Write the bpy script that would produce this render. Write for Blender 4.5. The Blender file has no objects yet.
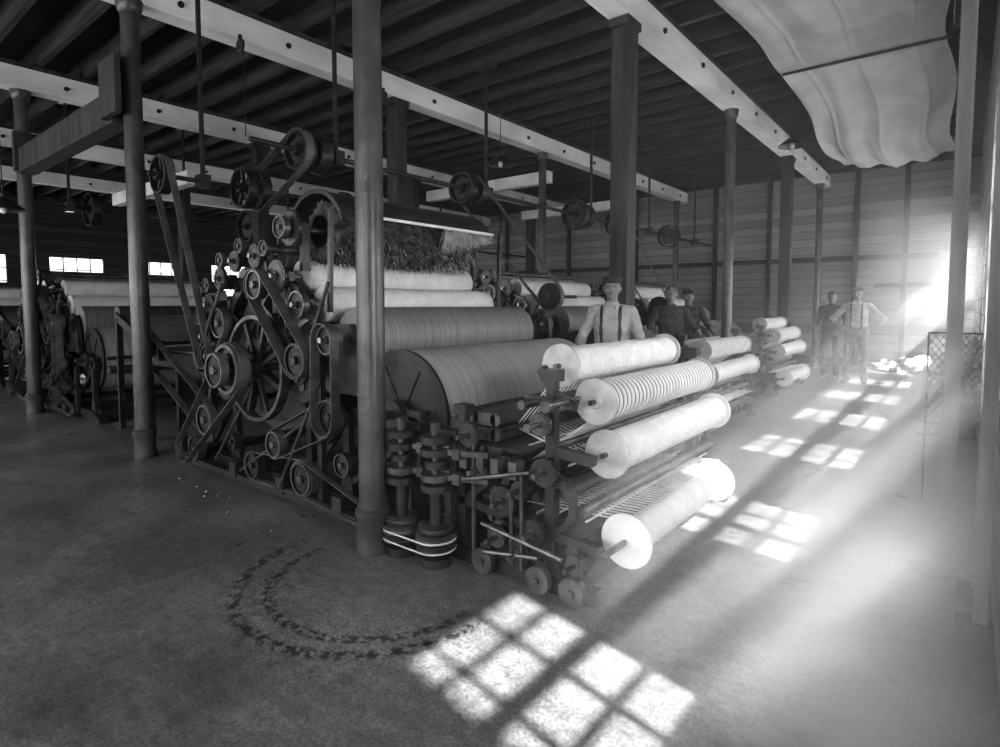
import bpy, bmesh, math, random, mathutils
import numpy as np
from mathutils import Vector, Matrix
random.seed(4)
S=bpy.context.scene
COL=S.collection
# ---------------------------------------------------------------- materials
def mat(name,c,rough=.6,metal=0.,var=.25,scale=6.,bump=.0,bscale=None,c2=None,stretch=(1,1,1),spec=.5,detail=4):
    m=bpy.data.materials.new(name); m.use_nodes=True
    nt=m.node_tree; b=nt.nodes['Principled BSDF']
    tc=nt.nodes.new('ShaderNodeTexCoord'); mp=nt.nodes.new('ShaderNodeMapping')
    mp.inputs['Scale'].default_value=stretch
    nt.links.new(tc.outputs['Object'],mp.inputs[0])
    n=nt.nodes.new('ShaderNodeTexNoise'); n.inputs['Scale'].default_value=scale; n.inputs['Detail'].default_value=detail
    nt.links.new(mp.outputs[0],n.inputs['Vector'])
    r=nt.nodes.new('ShaderNodeValToRGB')
    lo=c*(1-var) if c2 is None else c2
    hi=min(1,c*(1+var)) if c2 is None else c
    r.color_ramp.elements[0].position=.35; r.color_ramp.elements[1].position=.65
    r.color_ramp.elements[0].color=(lo,lo,lo,1); r.color_ramp.elements[1].color=(hi,hi,hi,1)
    nt.links.new(n.outputs[0],r.inputs[0]); nt.links.new(r.outputs[0],b.inputs['Base Color'])
    b.inputs['Roughness'].default_value=rough; b.inputs['Metallic'].default_value=metal
    b.inputs['Specular IOR Level'].default_value=spec
    if bump:
        n2=nt.nodes.new('ShaderNodeTexNoise'); n2.inputs['Scale'].default_value=bscale or scale*4
        nt.links.new(mp.outputs[0],n2.inputs['Vector'])
        bp=nt.nodes.new('ShaderNodeBump'); bp.inputs['Strength'].default_value=bump; bp.inputs['Distance'].default_value=.02
        nt.links.new(n2.outputs[0],bp.inputs['Height']); nt.links.new(bp.outputs[0],b.inputs['Normal'])
    return m
M=dict(
 iron=mat('cast_iron',.030,.42,.2,.4,5,.1,40),
 iron2=mat('painted_iron',.038,.33,.2,.4,5,.1,40),
 steel=mat('polished_steel',.28,.38,.8,.25,8),
 steel2=mat('worn_steel',.11,.36,.6,.4,8),
 cloth=mat('card_clothing',.20,.55,.1,.28,2.,.15,6,stretch=(.4,38,.4)),
 cloth2=mat('card_clothing_dark',.06,.55,.2,.3,2.,.15,6,stretch=(.4,38,.4)),
 sheet=mat('fibre_web_sheet',.34,.6,0,.16,2.,.12,6,stretch=(.35,30,.35)),
 wool=mat('white_wool',.68,.9,0,.08,12,.5,60),
 fur=mat('raw_wool',.05,.95,0,.8,16,.9,70),
 furL=mat('raw_wool_light',.45,.95,0,.3,16,.9,70),
 belt=mat('leather_belt',.10,.5,0,.3,9),
 rope=mat('cotton_rope',.6,.8,0,.1,20),
 disc=mat('spool_flange_white',.80,.55,0,.08,9),
 disc2=mat('spool_flange_grey',.42,.5,0,.2,9),
 leather=mat('rub_leather',.12,.55,0,.3,6),
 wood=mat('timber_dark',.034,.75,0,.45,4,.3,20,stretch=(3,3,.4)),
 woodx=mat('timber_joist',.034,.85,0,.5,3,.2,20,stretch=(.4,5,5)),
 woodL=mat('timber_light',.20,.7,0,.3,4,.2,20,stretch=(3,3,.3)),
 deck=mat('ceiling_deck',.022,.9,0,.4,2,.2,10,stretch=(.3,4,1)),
 pipe=mat('painted_column_iron',.07,.34,.1,.3,5,.15,30),
 canvas=mat('canvas_cloth',.46,.85,0,.10,2.5,.3,9),
 skin=mat('skin',.18,.6,0,.08,30),
 features=mat('eyes_and_lips',.09,.5,0,.1,30),
 hair=mat('hair',.03,.7,0,.3,60),
 shirtL=mat('shirt_light',.36,.85,0,.16,9,.7,14),
 shirtD=mat('shirt_dark',.05,.85,0,.25,9,.6,18),
 trouD=mat('trousers_dark',.05,.85,0,.3,9,.6,16),
 trouM=mat('trousers_mid',.13,.85,0,.3,9,.6,16),
 shoe=mat('boot_leather',.03,.5,0,.2,20),
 cap=mat('cap_cloth',.04,.9,0,.2,40),
 white=mat('enamel_white',.7,.4,0,.05,5),
 frame=mat('window_frame_paint',.35,.6,0,.15,8),
)
M['ww']=mat('whitewashed_beam',.86,.8,0,.1,2.2,.3,12,c2=.60,stretch=(1,.45,1))
# --- floor
def floor_mat():
    m=bpy.data.materials.new('worn_floor'); m.use_nodes=True; nt=m.node_tree; N=nt.nodes; L=nt.links
    b=N['Principled BSDF']; g=N.new('ShaderNodeNewGeometry')
    def noise(s,d=6,ro=.6,st=None):
        n=N.new('ShaderNodeTexNoise'); n.inputs['Scale'].default_value=s; n.inputs['Detail'].default_value=d; n.inputs['Roughness'].default_value=ro
        if st:
            mp=N.new('ShaderNodeMapping'); mp.inputs['Scale'].default_value=st; L.new(g.outputs['Position'],mp.inputs[0]); L.new(mp.outputs[0],n.inputs['Vector'])
        else: L.new(g.outputs['Position'],n.inputs['Vector'])
        return n
    def ramp(src,p0,c0,p1,c1):
        r=N.new('ShaderNodeValToRGB'); e=r.color_ramp.elements
        e[0].position=p0;e[0].color=(c0,)*3+(1,);e[1].position=p1;e[1].color=(c1,)*3+(1,)
        L.new(src,r.inputs[0]); return r.outputs[0]
    def mul(a,c):
        x=N.new('ShaderNodeMix'); x.data_type='RGBA'; x.blend_type='MULTIPLY'; x.inputs[0].default_value=1
        L.new(a,x.inputs[6]); L.new(c,x.inputs[7]); return x.outputs[2]
    a=ramp(noise(1.1).outputs[0],.34,.155,.66,.31)
    c=ramp(noise(14,8,.75).outputs[0],.36,.55,.62,1.)
    d=ramp(noise(70,3,.7).outputs[0],.38,.55,.56,1.)
    e=ramp(noise(5,8,.75,(1,3,1)).outputs[0],.35,.75,.6,1.)
    col=mul(mul(mul(a,c),d),e)
    def ring(cx,cy,r,w,ns):   # oily track trodden into the floor
        v=N.new('ShaderNodeVectorMath'); v.operation='SUBTRACT'; v.inputs[1].default_value=(cx,cy,0); L.new(g.outputs['Position'],v.inputs[0])
        ln=N.new('ShaderNodeVectorMath'); ln.operation='LENGTH'; L.new(v.outputs[0],ln.inputs[0])
        s=N.new('ShaderNodeMath'); s.operation='SUBTRACT'; s.inputs[1].default_value=r; L.new(ln.outputs['Value'],s.inputs[0])
        ab=N.new('ShaderNodeMath'); ab.operation='ABSOLUTE'; L.new(s.outputs[0],ab.inputs[0])
        band=ramp(ab.outputs[0],w*.4,1.,w,0.)
        br=ramp(noise(ns,3,.6).outputs[0],.46,0.,.54,1.)
        sx=N.new('ShaderNodeSeparateXYZ'); L.new(v.outputs[0],sx.inputs[0])
        half=ramp(sx.outputs['Y'],0.,0.,.02,1.)
        inv=N.new('ShaderNodeInvert'); L.new(half,inv.inputs['Color'])
        o=mul(mul(band,br),inv.outputs[0])
        i2=N.new('ShaderNodeMath'); i2.operation='MULTIPLY_ADD'; i2.inputs[1].default_value=-.72; i2.inputs[2].default_value=1.
        L.new(o,i2.inputs[0]); return i2.outputs[0]
    col=mul(col,ring(-2.4,1.97,.72,.045,22)); col=mul(col,ring(-2.36,1.97,.58,.04,26))
    L.new(col,b.inputs['Base Color'])
    rr=ramp(noise(2.2,6,.65).outputs[0],.3,.24,.7,.50); L.new(rr,b.inputs['Roughness'])
    bp=N.new('ShaderNodeBump'); bp.inputs['Strength'].default_value=.3; bp.inputs['Distance'].default_value=.01
    L.new(noise(25,6).outputs[0],bp.inputs['Height']); L.new(bp.outputs[0],b.inputs['Normal'])
    return m
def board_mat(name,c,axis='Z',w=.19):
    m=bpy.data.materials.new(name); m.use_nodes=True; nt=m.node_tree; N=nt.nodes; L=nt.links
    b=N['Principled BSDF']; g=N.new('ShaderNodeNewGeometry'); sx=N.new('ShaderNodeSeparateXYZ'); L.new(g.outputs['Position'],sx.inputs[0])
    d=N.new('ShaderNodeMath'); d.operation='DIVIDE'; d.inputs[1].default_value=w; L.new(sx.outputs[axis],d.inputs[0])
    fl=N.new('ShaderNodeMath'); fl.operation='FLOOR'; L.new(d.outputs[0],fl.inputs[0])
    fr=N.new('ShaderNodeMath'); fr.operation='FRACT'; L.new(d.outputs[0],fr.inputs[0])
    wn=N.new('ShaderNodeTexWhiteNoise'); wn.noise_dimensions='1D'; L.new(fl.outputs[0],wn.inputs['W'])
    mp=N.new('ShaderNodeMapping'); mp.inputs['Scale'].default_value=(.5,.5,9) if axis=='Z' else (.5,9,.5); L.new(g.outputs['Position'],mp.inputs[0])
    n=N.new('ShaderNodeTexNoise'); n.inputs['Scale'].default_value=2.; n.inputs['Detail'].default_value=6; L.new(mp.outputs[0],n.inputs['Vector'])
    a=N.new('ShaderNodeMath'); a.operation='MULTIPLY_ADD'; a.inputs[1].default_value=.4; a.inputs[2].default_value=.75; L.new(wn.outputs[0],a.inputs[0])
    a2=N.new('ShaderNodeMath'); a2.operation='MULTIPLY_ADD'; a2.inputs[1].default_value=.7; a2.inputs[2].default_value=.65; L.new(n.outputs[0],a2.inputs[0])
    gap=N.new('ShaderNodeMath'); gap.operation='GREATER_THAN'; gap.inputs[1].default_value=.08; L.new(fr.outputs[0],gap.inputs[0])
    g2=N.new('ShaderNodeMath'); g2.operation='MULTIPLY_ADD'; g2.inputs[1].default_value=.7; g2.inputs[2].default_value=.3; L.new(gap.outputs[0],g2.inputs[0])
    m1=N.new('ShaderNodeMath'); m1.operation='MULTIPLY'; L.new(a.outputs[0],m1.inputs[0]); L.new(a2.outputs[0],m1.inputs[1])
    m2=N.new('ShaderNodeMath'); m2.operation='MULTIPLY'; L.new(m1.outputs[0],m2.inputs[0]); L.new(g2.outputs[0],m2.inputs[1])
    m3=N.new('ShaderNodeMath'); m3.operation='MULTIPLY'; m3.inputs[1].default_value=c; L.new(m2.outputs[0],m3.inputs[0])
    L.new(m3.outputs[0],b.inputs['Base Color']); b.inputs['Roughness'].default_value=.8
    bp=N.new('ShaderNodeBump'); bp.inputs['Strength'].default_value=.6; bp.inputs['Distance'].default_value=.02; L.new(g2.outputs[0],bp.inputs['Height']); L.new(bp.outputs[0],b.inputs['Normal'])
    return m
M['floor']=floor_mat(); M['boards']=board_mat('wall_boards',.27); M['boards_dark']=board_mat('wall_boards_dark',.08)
# ---------------------------------------------------------------- mesh builder
def basis(d):
    d=Vector(d).normalized()
    a=Vector((0,0,1)) if abs(d.z)<.9 else Vector((1,0,0))
    u=d.cross(a).normalized(); v=d.cross(u).normalized(); return d,u,v
class B:
    def __init__(s): s.v=[];s.f=[];s.m=[];s.s=[];s.mats=[]
    def mi(s,k):
        if k not in s.mats: s.mats.append(k)
        return s.mats.index(k)
    def add(s,vs,fs,k,smooth=False):
        o=len(s.v); s.v+= [tuple(p) for p in vs]; i=s.mi(k)
        for j,f in enumerate(fs):
            s.f.append([a+o for a in f]); s.m.append(i)
            s.s.append(smooth[j] if isinstance(smooth,list) else smooth)
    def box(s,c,sz,k,rot=None):
        c=Vector(c); h=[a/2 for a in sz]
        P=[Vector((x*h[0],y*h[1],z*h[2])) for x in(-1,1) for y in(-1,1) for z in(-1,1)]
        if rot is not None: P=[rot@p for p in P]
        s.add([c+p for p in P],[(0,1,3,2),(4,6,7,5),(0,4,5,1),(2,3,7,6),(0,2,6,4),(1,5,7,3)],k)
    def bar(s,p0,p1,w,h,k):
        p0=Vector(p0);p1=Vector(p1);d,u,v=basis(p1-p0)
        vs=[p+u*(a*w/2)+v*(b*h/2) for p in(p0,p1) for a,b in((-1,-1),(1,-1),(1,1),(-1,1))]
        s.add(vs,[(3,2,1,0),(4,5,6,7),(0,1,5,4),(1,2,6,5),(2,3,7,6),(3,0,4,7)],k)
    def lathe(s,o,ax,prof,k,seg=20,closed=False,cap=True):
        o=Vector(o);d,u,v=basis(ax);n=len(prof);vs=[];fs=[];sm=[]
        for t,r in prof:
            for i in range(seg):
                a=2*math.pi*i/seg; vs.append(o+d*t+(u*math.cos(a)+v*math.sin(a))*r)
        for j in range(n if closed else n-1):
            j2=(j+1)%n
            flat=abs(prof[j][0]-prof[j2][0])<1e-6
            for i in range(seg):
                i2=(i+1)%seg; fs.append((j*seg+i,j2*seg+i,j2*seg+i2,j*seg+i2)); sm.append(not flat)
        if cap and not closed:
            fs.append(tuple(range(seg))); sm.append(False)
            fs.append(tuple((n-1)*seg+i for i in reversed(range(seg)))); sm.append(False)
        s.add(vs,fs,k,sm)
    def cyl(s,p0,p1,r,k,r1=None,seg=16):
        p0=Vector(p0);p1=Vector(p1);L=(p1-p0).length
        s.lathe(p0,p1-p0,[(0,r),(L,r if r1 is None else r1)],k,seg)
    def ycyl(s,x,z,y0,y1,r,k,seg=24): s.cyl((x,y0,z),(x,y1,z),r,k,seg=seg)
    def tube(s,pts,r,k,seg=6):
        pts=[Vector(p) for p in pts]
        for a,b in zip(pts[:-1],pts[1:]): s.cyl(a,b,r,k,seg=seg)
    def extr(s,poly,y0,y1,k):
        n=len(poly); vs=[(x,y0,z) for x,z in poly]+[(x,y1,z) for x,z in poly]
        fs=[tuple(range(n)),tuple(reversed(range(n,2*n)))]+[(i,i+n,(i+1)%n+n,(i+1)%n) for i in range(n)]
        s.add(vs,fs,k)
    def arc(s,cx,cz,r0,r1,a0,a1,y0,y1,k,n=24):
        vs=[];fs=[];sm=[]
        for i in range(n+1):
            a=math.radians(a0+(a1-a0)*i/n);c,q=math.cos(a),math.sin(a)
            vs+=[(cx+r0*c,y0,cz+r0*q),(cx+r1*c,y0,cz+r1*q),(cx+r1*c,y1,cz+r1*q),(cx+r0*c,y1,cz+r0*q)]
        for i in range(n):
            for j in range(4):
                fs.append((4*i+j,4*i+(j+1)%4,4*i+4+(j+1)%4,4*i+4+j)); sm.append(j in(1,3))
        fs+= [(0,3,2,1),(4*n,4*n+1,4*n+2,4*n+3)]; sm+=[False,False]
        s.add(vs,fs,k,sm)
    def wheel(s,x,y,z,R,w,k,spokes=6,rim=.035,hub=.05,k2=None):
        y0=-w/2;y1=w/2
        s.lathe((x,y,z),(0,1,0),[(y0,R-rim),(y0,R),(y1,R),(y1,R-rim)],k2 or k,32,closed=True)
        s.ycyl(x,z,y-w*.7,y+w*.7,hub,k,16)
        for i in range(spokes):
            a=2*math.pi*i/spokes+.3; c,q=math.cos(a),math.sin(a)
            a2=a+.12
            s.bar((x+hub*.8*c,y,z+hub*.8*q),(x+(R-rim*.6)*math.cos(a2),y,z+(R-rim*.6)*math.sin(a2)),.028,.035,k)
    def pulley(s,x,y,z,R,w,k='steel2',k2='iron'):
        s.lathe((x,y,z),(0,1,0),[(-w/2,R*.86),(-w/2,R),(0,R*1.02),(w/2,R),(w/2,R*.86)],k,24,closed=False,cap=False)
        s.lathe((x,y,z),(0,1,0),[(-w*.25,R*.9),(w*.25,R*.9)],k2,20)
        s.ycyl(x,z,y-w*.65,y+w*.65,R*.25,k,12)
        s.lathe((x,y,z),(0,1,0),[(-w*.30,R*.55),(-w*.30,R*.65),(-w*.24,R*.65),(-w*.24,R*.55)],k2,20,closed=True)
    def gear(s,x,y,z,R,w,k,teeth=24):
        poly=[]
        for i in range(teeth):
            for da,rr in((-.3,R*.92),(-.18,R),(.18,R),(.3,R*.92)):
                a=2*math.pi*(i+da)/teeth; poly.append((x+rr*math.cos(a),z+rr*math.sin(a)))
        s.extr(poly,y-w/2,y+w/2,k); s.ycyl(x,z,y-w,y+w,R*.28,'steel2',12)
        s.lathe((x,y,z),(0,1,0),[(-w*.62,R*.66),(-w*.62,R*.8),(w*.62,R*.8),(w*.62,R*.66)],k,20,closed=True)
    def belt(s,x1,z1,r1,x2,z2,r2,y,w,k='belt',t=.006):
        dx,dz=x2-x1,z2-z1;L=math.hypot(dx,dz);a=math.atan2(dz,dx);b=math.acos(max(-1,min(1,(r1-r2)/L)))
        pts=[]
        for i in range(13):
            q=a+b+(2*math.pi-2*b)*i/12; pts.append((x1+r1*math.cos(q),z1+r1*math.sin(q),q))
        for i in range(13):
            q=a-b+(2*b)*i/12; pts.append((x2+r2*math.cos(q),z2+r2*math.sin(q),q))
        n=len(pts);vs=[];fs=[]
        for x,z,q in pts:
            c,d=math.cos(q)*t,math.sin(q)*t
            vs+=[(x,y-w/2,z),(x+c,y-w/2,z+d),(x+c,y+w/2,z+d),(x,y+w/2,z)]
        for i in range(n):
            i2=(i+1)%n
            for j in range(4): fs.append((4*i+j,4*i+(j+1)%4,4*i2+(j+1)%4,4*i2+j))
        s.add(vs,fs,k)
    def mesh(s,name,off=(0,0,0),sharp=True):
        me=bpy.data.meshes.new(name); o=Vector(off)
        me.from_pydata([Vector(p)-o for p in s.v],[],s.f)
        for k in s.mats: me.materials.append(M[k])
        me.polygons.foreach_set('material_index',s.m); me.polygons.foreach_set('use_smooth',s.s)
        me.update()
        bm=bmesh.new(); bm.from_mesh(me); bmesh.ops.recalc_face_normals(bm,faces=bm.faces[:])
        for e in bm.edges:
            if sharp and len(e.link_faces)==2 and e.calc_face_angle(0)>math.radians(38): e.smooth=False
        bm.to_mesh(me); bm.free(); return me
    def obj(s,name,off=(0,0,0),parent=None,sharp=True):
        ob=bpy.data.objects.new(name,s.mesh(name,off,sharp)); COL.objects.link(ob)
        if parent: ob.parent=parent
        else: ob.location=off
        return ob
def empty(name,loc):
    e=bpy.data.objects.new(name,None); e.location=loc; e.empty_display_size=.2; COL.objects.link(e); return e
def inst(name,loc,meshes):
    e=empty(name,loc)
    for n,me in meshes:
        o=bpy.data.objects.new(n,me); COL.objects.link(o); o.parent=e
    return e
# ---------------------------------------------------------------- room
XL=-21.5; YB=15.9; ZC=4.85; XR=.15
b=B(); b.box(((XL+2)/2,6.,-.05),(2-XL,20.2,.1),'floor'); b.obj('floor')
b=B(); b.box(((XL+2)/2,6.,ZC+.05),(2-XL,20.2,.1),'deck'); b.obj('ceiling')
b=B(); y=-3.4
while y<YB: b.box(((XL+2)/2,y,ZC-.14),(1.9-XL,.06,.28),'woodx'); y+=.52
b.obj('ceiling_joists')
b=B(); b.box(((XL+2)/2,YB+.06,ZC/2),(2-XL,.12,ZC),'boards'); b.obj('wall_back')
b=B()
for x in (-15.,-12.4,-9.9,-7.6,-5.3,-3.95,-2.05,-1.1,-.1): b.box((x,YB-.05,ZC/2-.1),(.1,.1,ZC-.2),'wood')
b.box((-9,YB-.03,2.55),(17,.05,.12),'wood'); b.box((-.9,YB-.03,1.9),(1.5,.05,.1),'wood')
b.obj('trim_1')
b=B(); b.box((-9,YB-.02,.1),(17.9,.04,.2),'wood'); b.obj('baseboard_back')
def wall_y(name,x,t,y0,y1,wins,z0,z1,k):
    b=B(); cur=y0
    for a,c in wins:
        b.box((x,(cur+a)/2,ZC/2),(t,a-cur,ZC),k); b.box((x,(a+c)/2,z0/2),(t,c-a,z0),k); b.box((x,(a+c)/2,(z1+ZC)/2),(t,c-a,ZC-z1),k); cur=c
    b.box((x,(cur+y1)/2,ZC/2),(t,y1-cur,ZC),k); return b.obj(name)
def wall_x(name,y,t,x0,x1,wins,z0,z1,k):
    b=B(); cur=x0
    for a,c in wins:
        b.box(((cur+a)/2,y,ZC/2),(a-cur,t,ZC),k); b.box(((a+c)/2,y,z0/2),(c-a,t,z0),k); b.box(((a+c)/2,y,(z1+ZC)/2),(c-a,t,ZC-z1),k); cur=c
    b.box(((cur+x1)/2,y,ZC/2),(x1-cur,t,ZC),k); return b.obj(name)
WZ0,WZ1=1.0,2.28
WC=[1.45,3.75,6.1,8.2,10.4,12.6,14.8]
wall_y('wall_right',XR+.06,.12,.9,YB,[(c-.48,c+.48) for c in WC],WZ0,WZ1,'boards')
wn=1
for c in WC:
    b=B(); x=XR+.06
    for yy in (c-.46,c+.46): b.box((x,yy,(WZ0+WZ1)/2),(.08,.04,WZ1-WZ0),'frame')
    for zz in (WZ0+.02,WZ1-.02,(WZ0+WZ1)/2): b.box((x,c,zz),(.06,.92,.06),'frame')
    for yy in (c-.155,c+.155): b.box((x,yy,(WZ0+WZ1)/2),(.03,.034,WZ1-WZ0),'frame')
    for zz in (WZ0+(WZ1-WZ0)*.25,WZ0+(WZ1-WZ0)*.75): b.box((x,c,zz),(.03,.92,.034),'frame')
    b.obj('window_%d'%wn); wn+=1
b=B(); b.box((.9,.84,ZC/2),(1.5,.12,ZC),'boards'); b.box((1.6,-1.4,ZC/2),(.12,4.4,ZC),'boards'); b.obj('wall_right_return')
FILLW=sorted([(-1.2,.6),(-4.4,-2.6),(-7.6,-5.8),(-10.8,-9.),(-14.,-12.2)])  # unseen front-wall openings behind the camera, added to carry soft fill light
wall_x('wall_front',-3.6,.12,XL,1.7,FILLW,.9,2.9,'boards_dark')
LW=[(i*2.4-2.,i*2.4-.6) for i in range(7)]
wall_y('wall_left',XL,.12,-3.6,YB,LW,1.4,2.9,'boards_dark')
for a,c in FILLW:
    b=B(); m=(a+c)/2
    for i in range(5): b.box((a+(c-a)*i/4,-3.6,1.9),(.035,.05,2.),'frame')
    for i in range(6): b.box((m,-3.6,.9+.4*i),(c-a,.05,.035),'frame')
    b.obj('window_%d'%wn); wn+=1
for a,c in LW:
    b=B(); m=(a+c)/2
    for i in range(5): b.box((XL,a+(c-a)*i/4,2.15),(.05,.03,1.5),'frame')
    for i in range(5): b.box((XL,m,1.4+.375*i),(.05,c-a,.03),'frame')
    b.obj('window_%d'%wn); wn+=1
for x in [-2.72,-6.17,-9.7,-13.2,-16.7]:
    b=B(); b.box((x,6.15,4.37),(.22,19.3,.27),'ww'); b.box((x-.02,6.15,4.535),(.26,19.3,.06),'wood')
    y=-2
    while y<15.5:
        b.cyl((x+.11,y,4.36),(x+.135,y,4.36),.03,'iron',seg=8); y+=1.15
    b.obj('ceiling_beam')
for x0,x1,y,z in((-9.6,-6.3,9.4,3.9),(-9.6,-6.3,13.0,3.9),(-13.1,-9.8,9.4,3.6),(-13.1,-9.8,4.3,3.5)):
    b=B(); b.box(((x0+x1)/2,y,z),(x1-x0,.16,.22),'ww'); b.obj('cross_tie_beam')
b=B(); b.box((-7.93,2.13,3.3),(3.36,.18,.3),'wood'); b.box((-6.28,2.13,3.42),(.1,.26,.5),'wood'); b.box((-6.13,1.99,3.42),(.4,.05,.5),'wood'); b.box((-9.58,2.13,3.42),(.1,.26,.5),'wood'); b.obj('cross_timber')
def column(x,y,r=.088,top=4.235):
    b=B(); b.lathe((x,y,0),(0,0,1),[(0,r*1.2),(.03,r*1.2),(.05,r*1.18),(.20,r*1.16),(.22,r*1.28),(.25,r*1.28),(.27,r*1.02),(.32,r),(2.2,r*.98),(top-.12,r*.96),(top-.1,r*1.2),(top-.02,r*1.4),(top,r*1.4)],'pipe',28)
    b.obj('iron_column')
for x,y in((-2.68,2.15),(-6.09,2.16),(-9.72,2.13),(-2.72,8.7),(-6.17,8.95),(-6.17,15.3),(-2.72,15.2)): column(x,y,.081 if y<5 else .072)
def post(x,y,w,top=4.235,bot=0,k='wood'):
    b=B(); b.box((x,y,(top+bot)/2),(w,w,top-bot),k); b.box((x,y,.06),(w*1.2,w*1.2,.12),k)
    b.box((x,y,top-.04),(w*1.1,w*1.5,.08),k); b.obj('timber_post')
for p in((-2.72,5.37,.19),(-6.17,5.44,.19),(-2.72,12.1,.19),(-9.7,5.4,.2),(-9.7,9,.2),(-13.2,5.6,.2),(-13.2,2.1,.2),(-6.17,12.1,.16),(-9.7,13.5,.2)): post(*p)
post(-.05,5.0,.09,4.5,0,'woodL')
# ---------------------------------------------------------------- carding machine
Y0,Y1=2.5,4.3
BASE=Vector((-3.5,3.4,0))
def side_frames():
    b=B()
    for ya,yb in((2.42,2.47),(4.33,4.38)):
        b.extr([(-5.55,0),(-2.35,0),(-2.35,.06),(-2.6,.14),(-5.3,.14),(-5.55,.06)],ya-.03,yb+.03,'iron')
        b.extr([(-5.45,.74),(-2.5,.66),(-2.5,.74),(-3.2,.84),(-5.45,.84)],ya,yb,'iron2')
        for x in(-5.3,-4.85,-3.75,-3.3,-2.62):
            b.extr([(x-.09,.1),(x+.09,.1),(x+.035,.3),(x+.03,.7),(x+.07,.8),(x-.07,.8),(x-.03,.7),(x-.035,.3)],ya,yb,'iron2')
        for xa,xb in((-5.3,-4.85),(-3.75,-3.3),(-3.3,-2.62)):
            b.bar((xa,(ya+yb)/2,.2),(xb,(ya+yb)/2,.66),.03,.04,'iron')
        b.arc(-4.3,1.05,.63,.72,-8,188,ya,yb,'iron2',36)
        b.arc(-4.3,1.05,.30,.34,0,360,ya,yb,'iron',30)
        for a in range(0,181,30):
            c,q=math.cos(math.radians(a)),math.sin(math.radians(a)); b.bar((-4.3+.1*c,(ya+yb)/2,1.05+.1*q),(-4.3+.64*c,(ya+yb)/2,1.05+.64*q),.04,.03,'iron')
        b.extr([(-3.55,.8),(-3.05,.74),(-3.15,1.2),(-3.25,1.32),(-3.4,1.32),(-3.5,1.1)],ya,yb,'iron')
    for x in(-5.4,-4.3,-3.3,-2.5): b.bar((x,2.45,.12),(x,4.35,.12),.07,.07,'iron')
    return b
ROLL=[(32,.76,.13,'wool'),(58,.72,.13,'wool'),(84,.775,.10,'cloth'),(107,.78,.09,'cloth2'),(128,.78,.10,'cloth'),(149,.78,.085,'cloth2'),(170,.78,.10,'cloth')]
def rollers():
    b=B(); cx,cz=-4.3,1.05
    b.ycyl(cx,cz,Y0,Y1,.6,'cloth2',64); b.ycyl(cx,cz,2.1,4.5,.04,'steel',12)
    for a,R,r,k in ROLL:
        x=cx+R*math.cos(math.radians(a)); z=cz+R*math.sin(math.radians(a))
        b.ycyl(x,z,Y0,Y1,r,k,32); b.ycyl(x,z,2.24,4.5,.018,'steel',10)
        for y in(2.36,4.44):
            b.box((x,y+.06*(1 if y<3 else -1)*.5,z),(.085,.05,.07),'iron2')
            b.bar((cx+.66*math.cos(math.radians(a)),y+.05*(1 if y<3 else -1),cz+.66*math.sin(math.radians(a))),(x,y+.04*(1 if y<3 else -1),z),.05,.04,'iron2')
        if k!='wool' or a==58: b.gear(x,2.30,z,r*.95,.03,'iron2',22)
        else: b.pulley(x,2.30,z,.1,.05)
    for a in(72,96,118,139,160):
        x=cx+.685*math.cos(math.radians(a)); z=cz+.685*math.sin(math.radians(a)); b.ycyl(x,z,Y0,Y1,.04,'steel2',14)
        x2=cx+.86*math.cos(math.radians(a)); z2=cz+.86*math.sin(math.radians(a)); b.ycyl(x2,z2,Y0-.2,Y1,.032,'steel2',14); b.pulley(x2,2.27,z2,.06,.04)
    b.ycyl(-5.17,.82,Y0,Y1,.17,'cloth2',30); b.ycyl(-5.40,.93,Y0,Y1,.06,'steel2'); b.ycyl(-5.40,1.06,Y0,Y1,.06,'steel2')
    b.ycyl(-3.27,1.22,Y0,Y1,.215,'cloth',48); b.ycyl(-3.27,1.22,2.2,4.5,.02,'steel',10)
    b.ycyl(-3.46,.90,Y0,Y1,.08,'cloth2')
    return b
def doffer():
    b=B(); b.ycyl(-2.8,.76,Y0+.01,Y1,.40,'sheet',72)
    b.lathe((-2.8,Y0,.76),(0,1,0),[(-.015,.33),(-.015,.405),(.01,.405),(.01,.33)],'iron',48,closed=True)
    b.lathe((-2.8,Y0,.76),(0,1,0),[(-.004,.34),(.008,.34)],'iron',40)
    for i in range(6):
        a=i*math.pi/3; b.bar((-2.8,Y0-.004,.76),(-2.8+.34*math.cos(a),Y0-.004,.76+.34*math.sin(a)),.02,.012,'iron')
    b.ycyl(-2.8,.76,2.3,4.5,.03,'steel2',12); b.ycyl(-2.8,.76,2.40,2.47,.09,'iron2',16)
    b.ycyl(-2.36,.80,Y0,Y1,.022,'steel2'); b.ycyl(-2.30,.66,Y0,Y1,.05,'cloth2')
    return b
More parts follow.
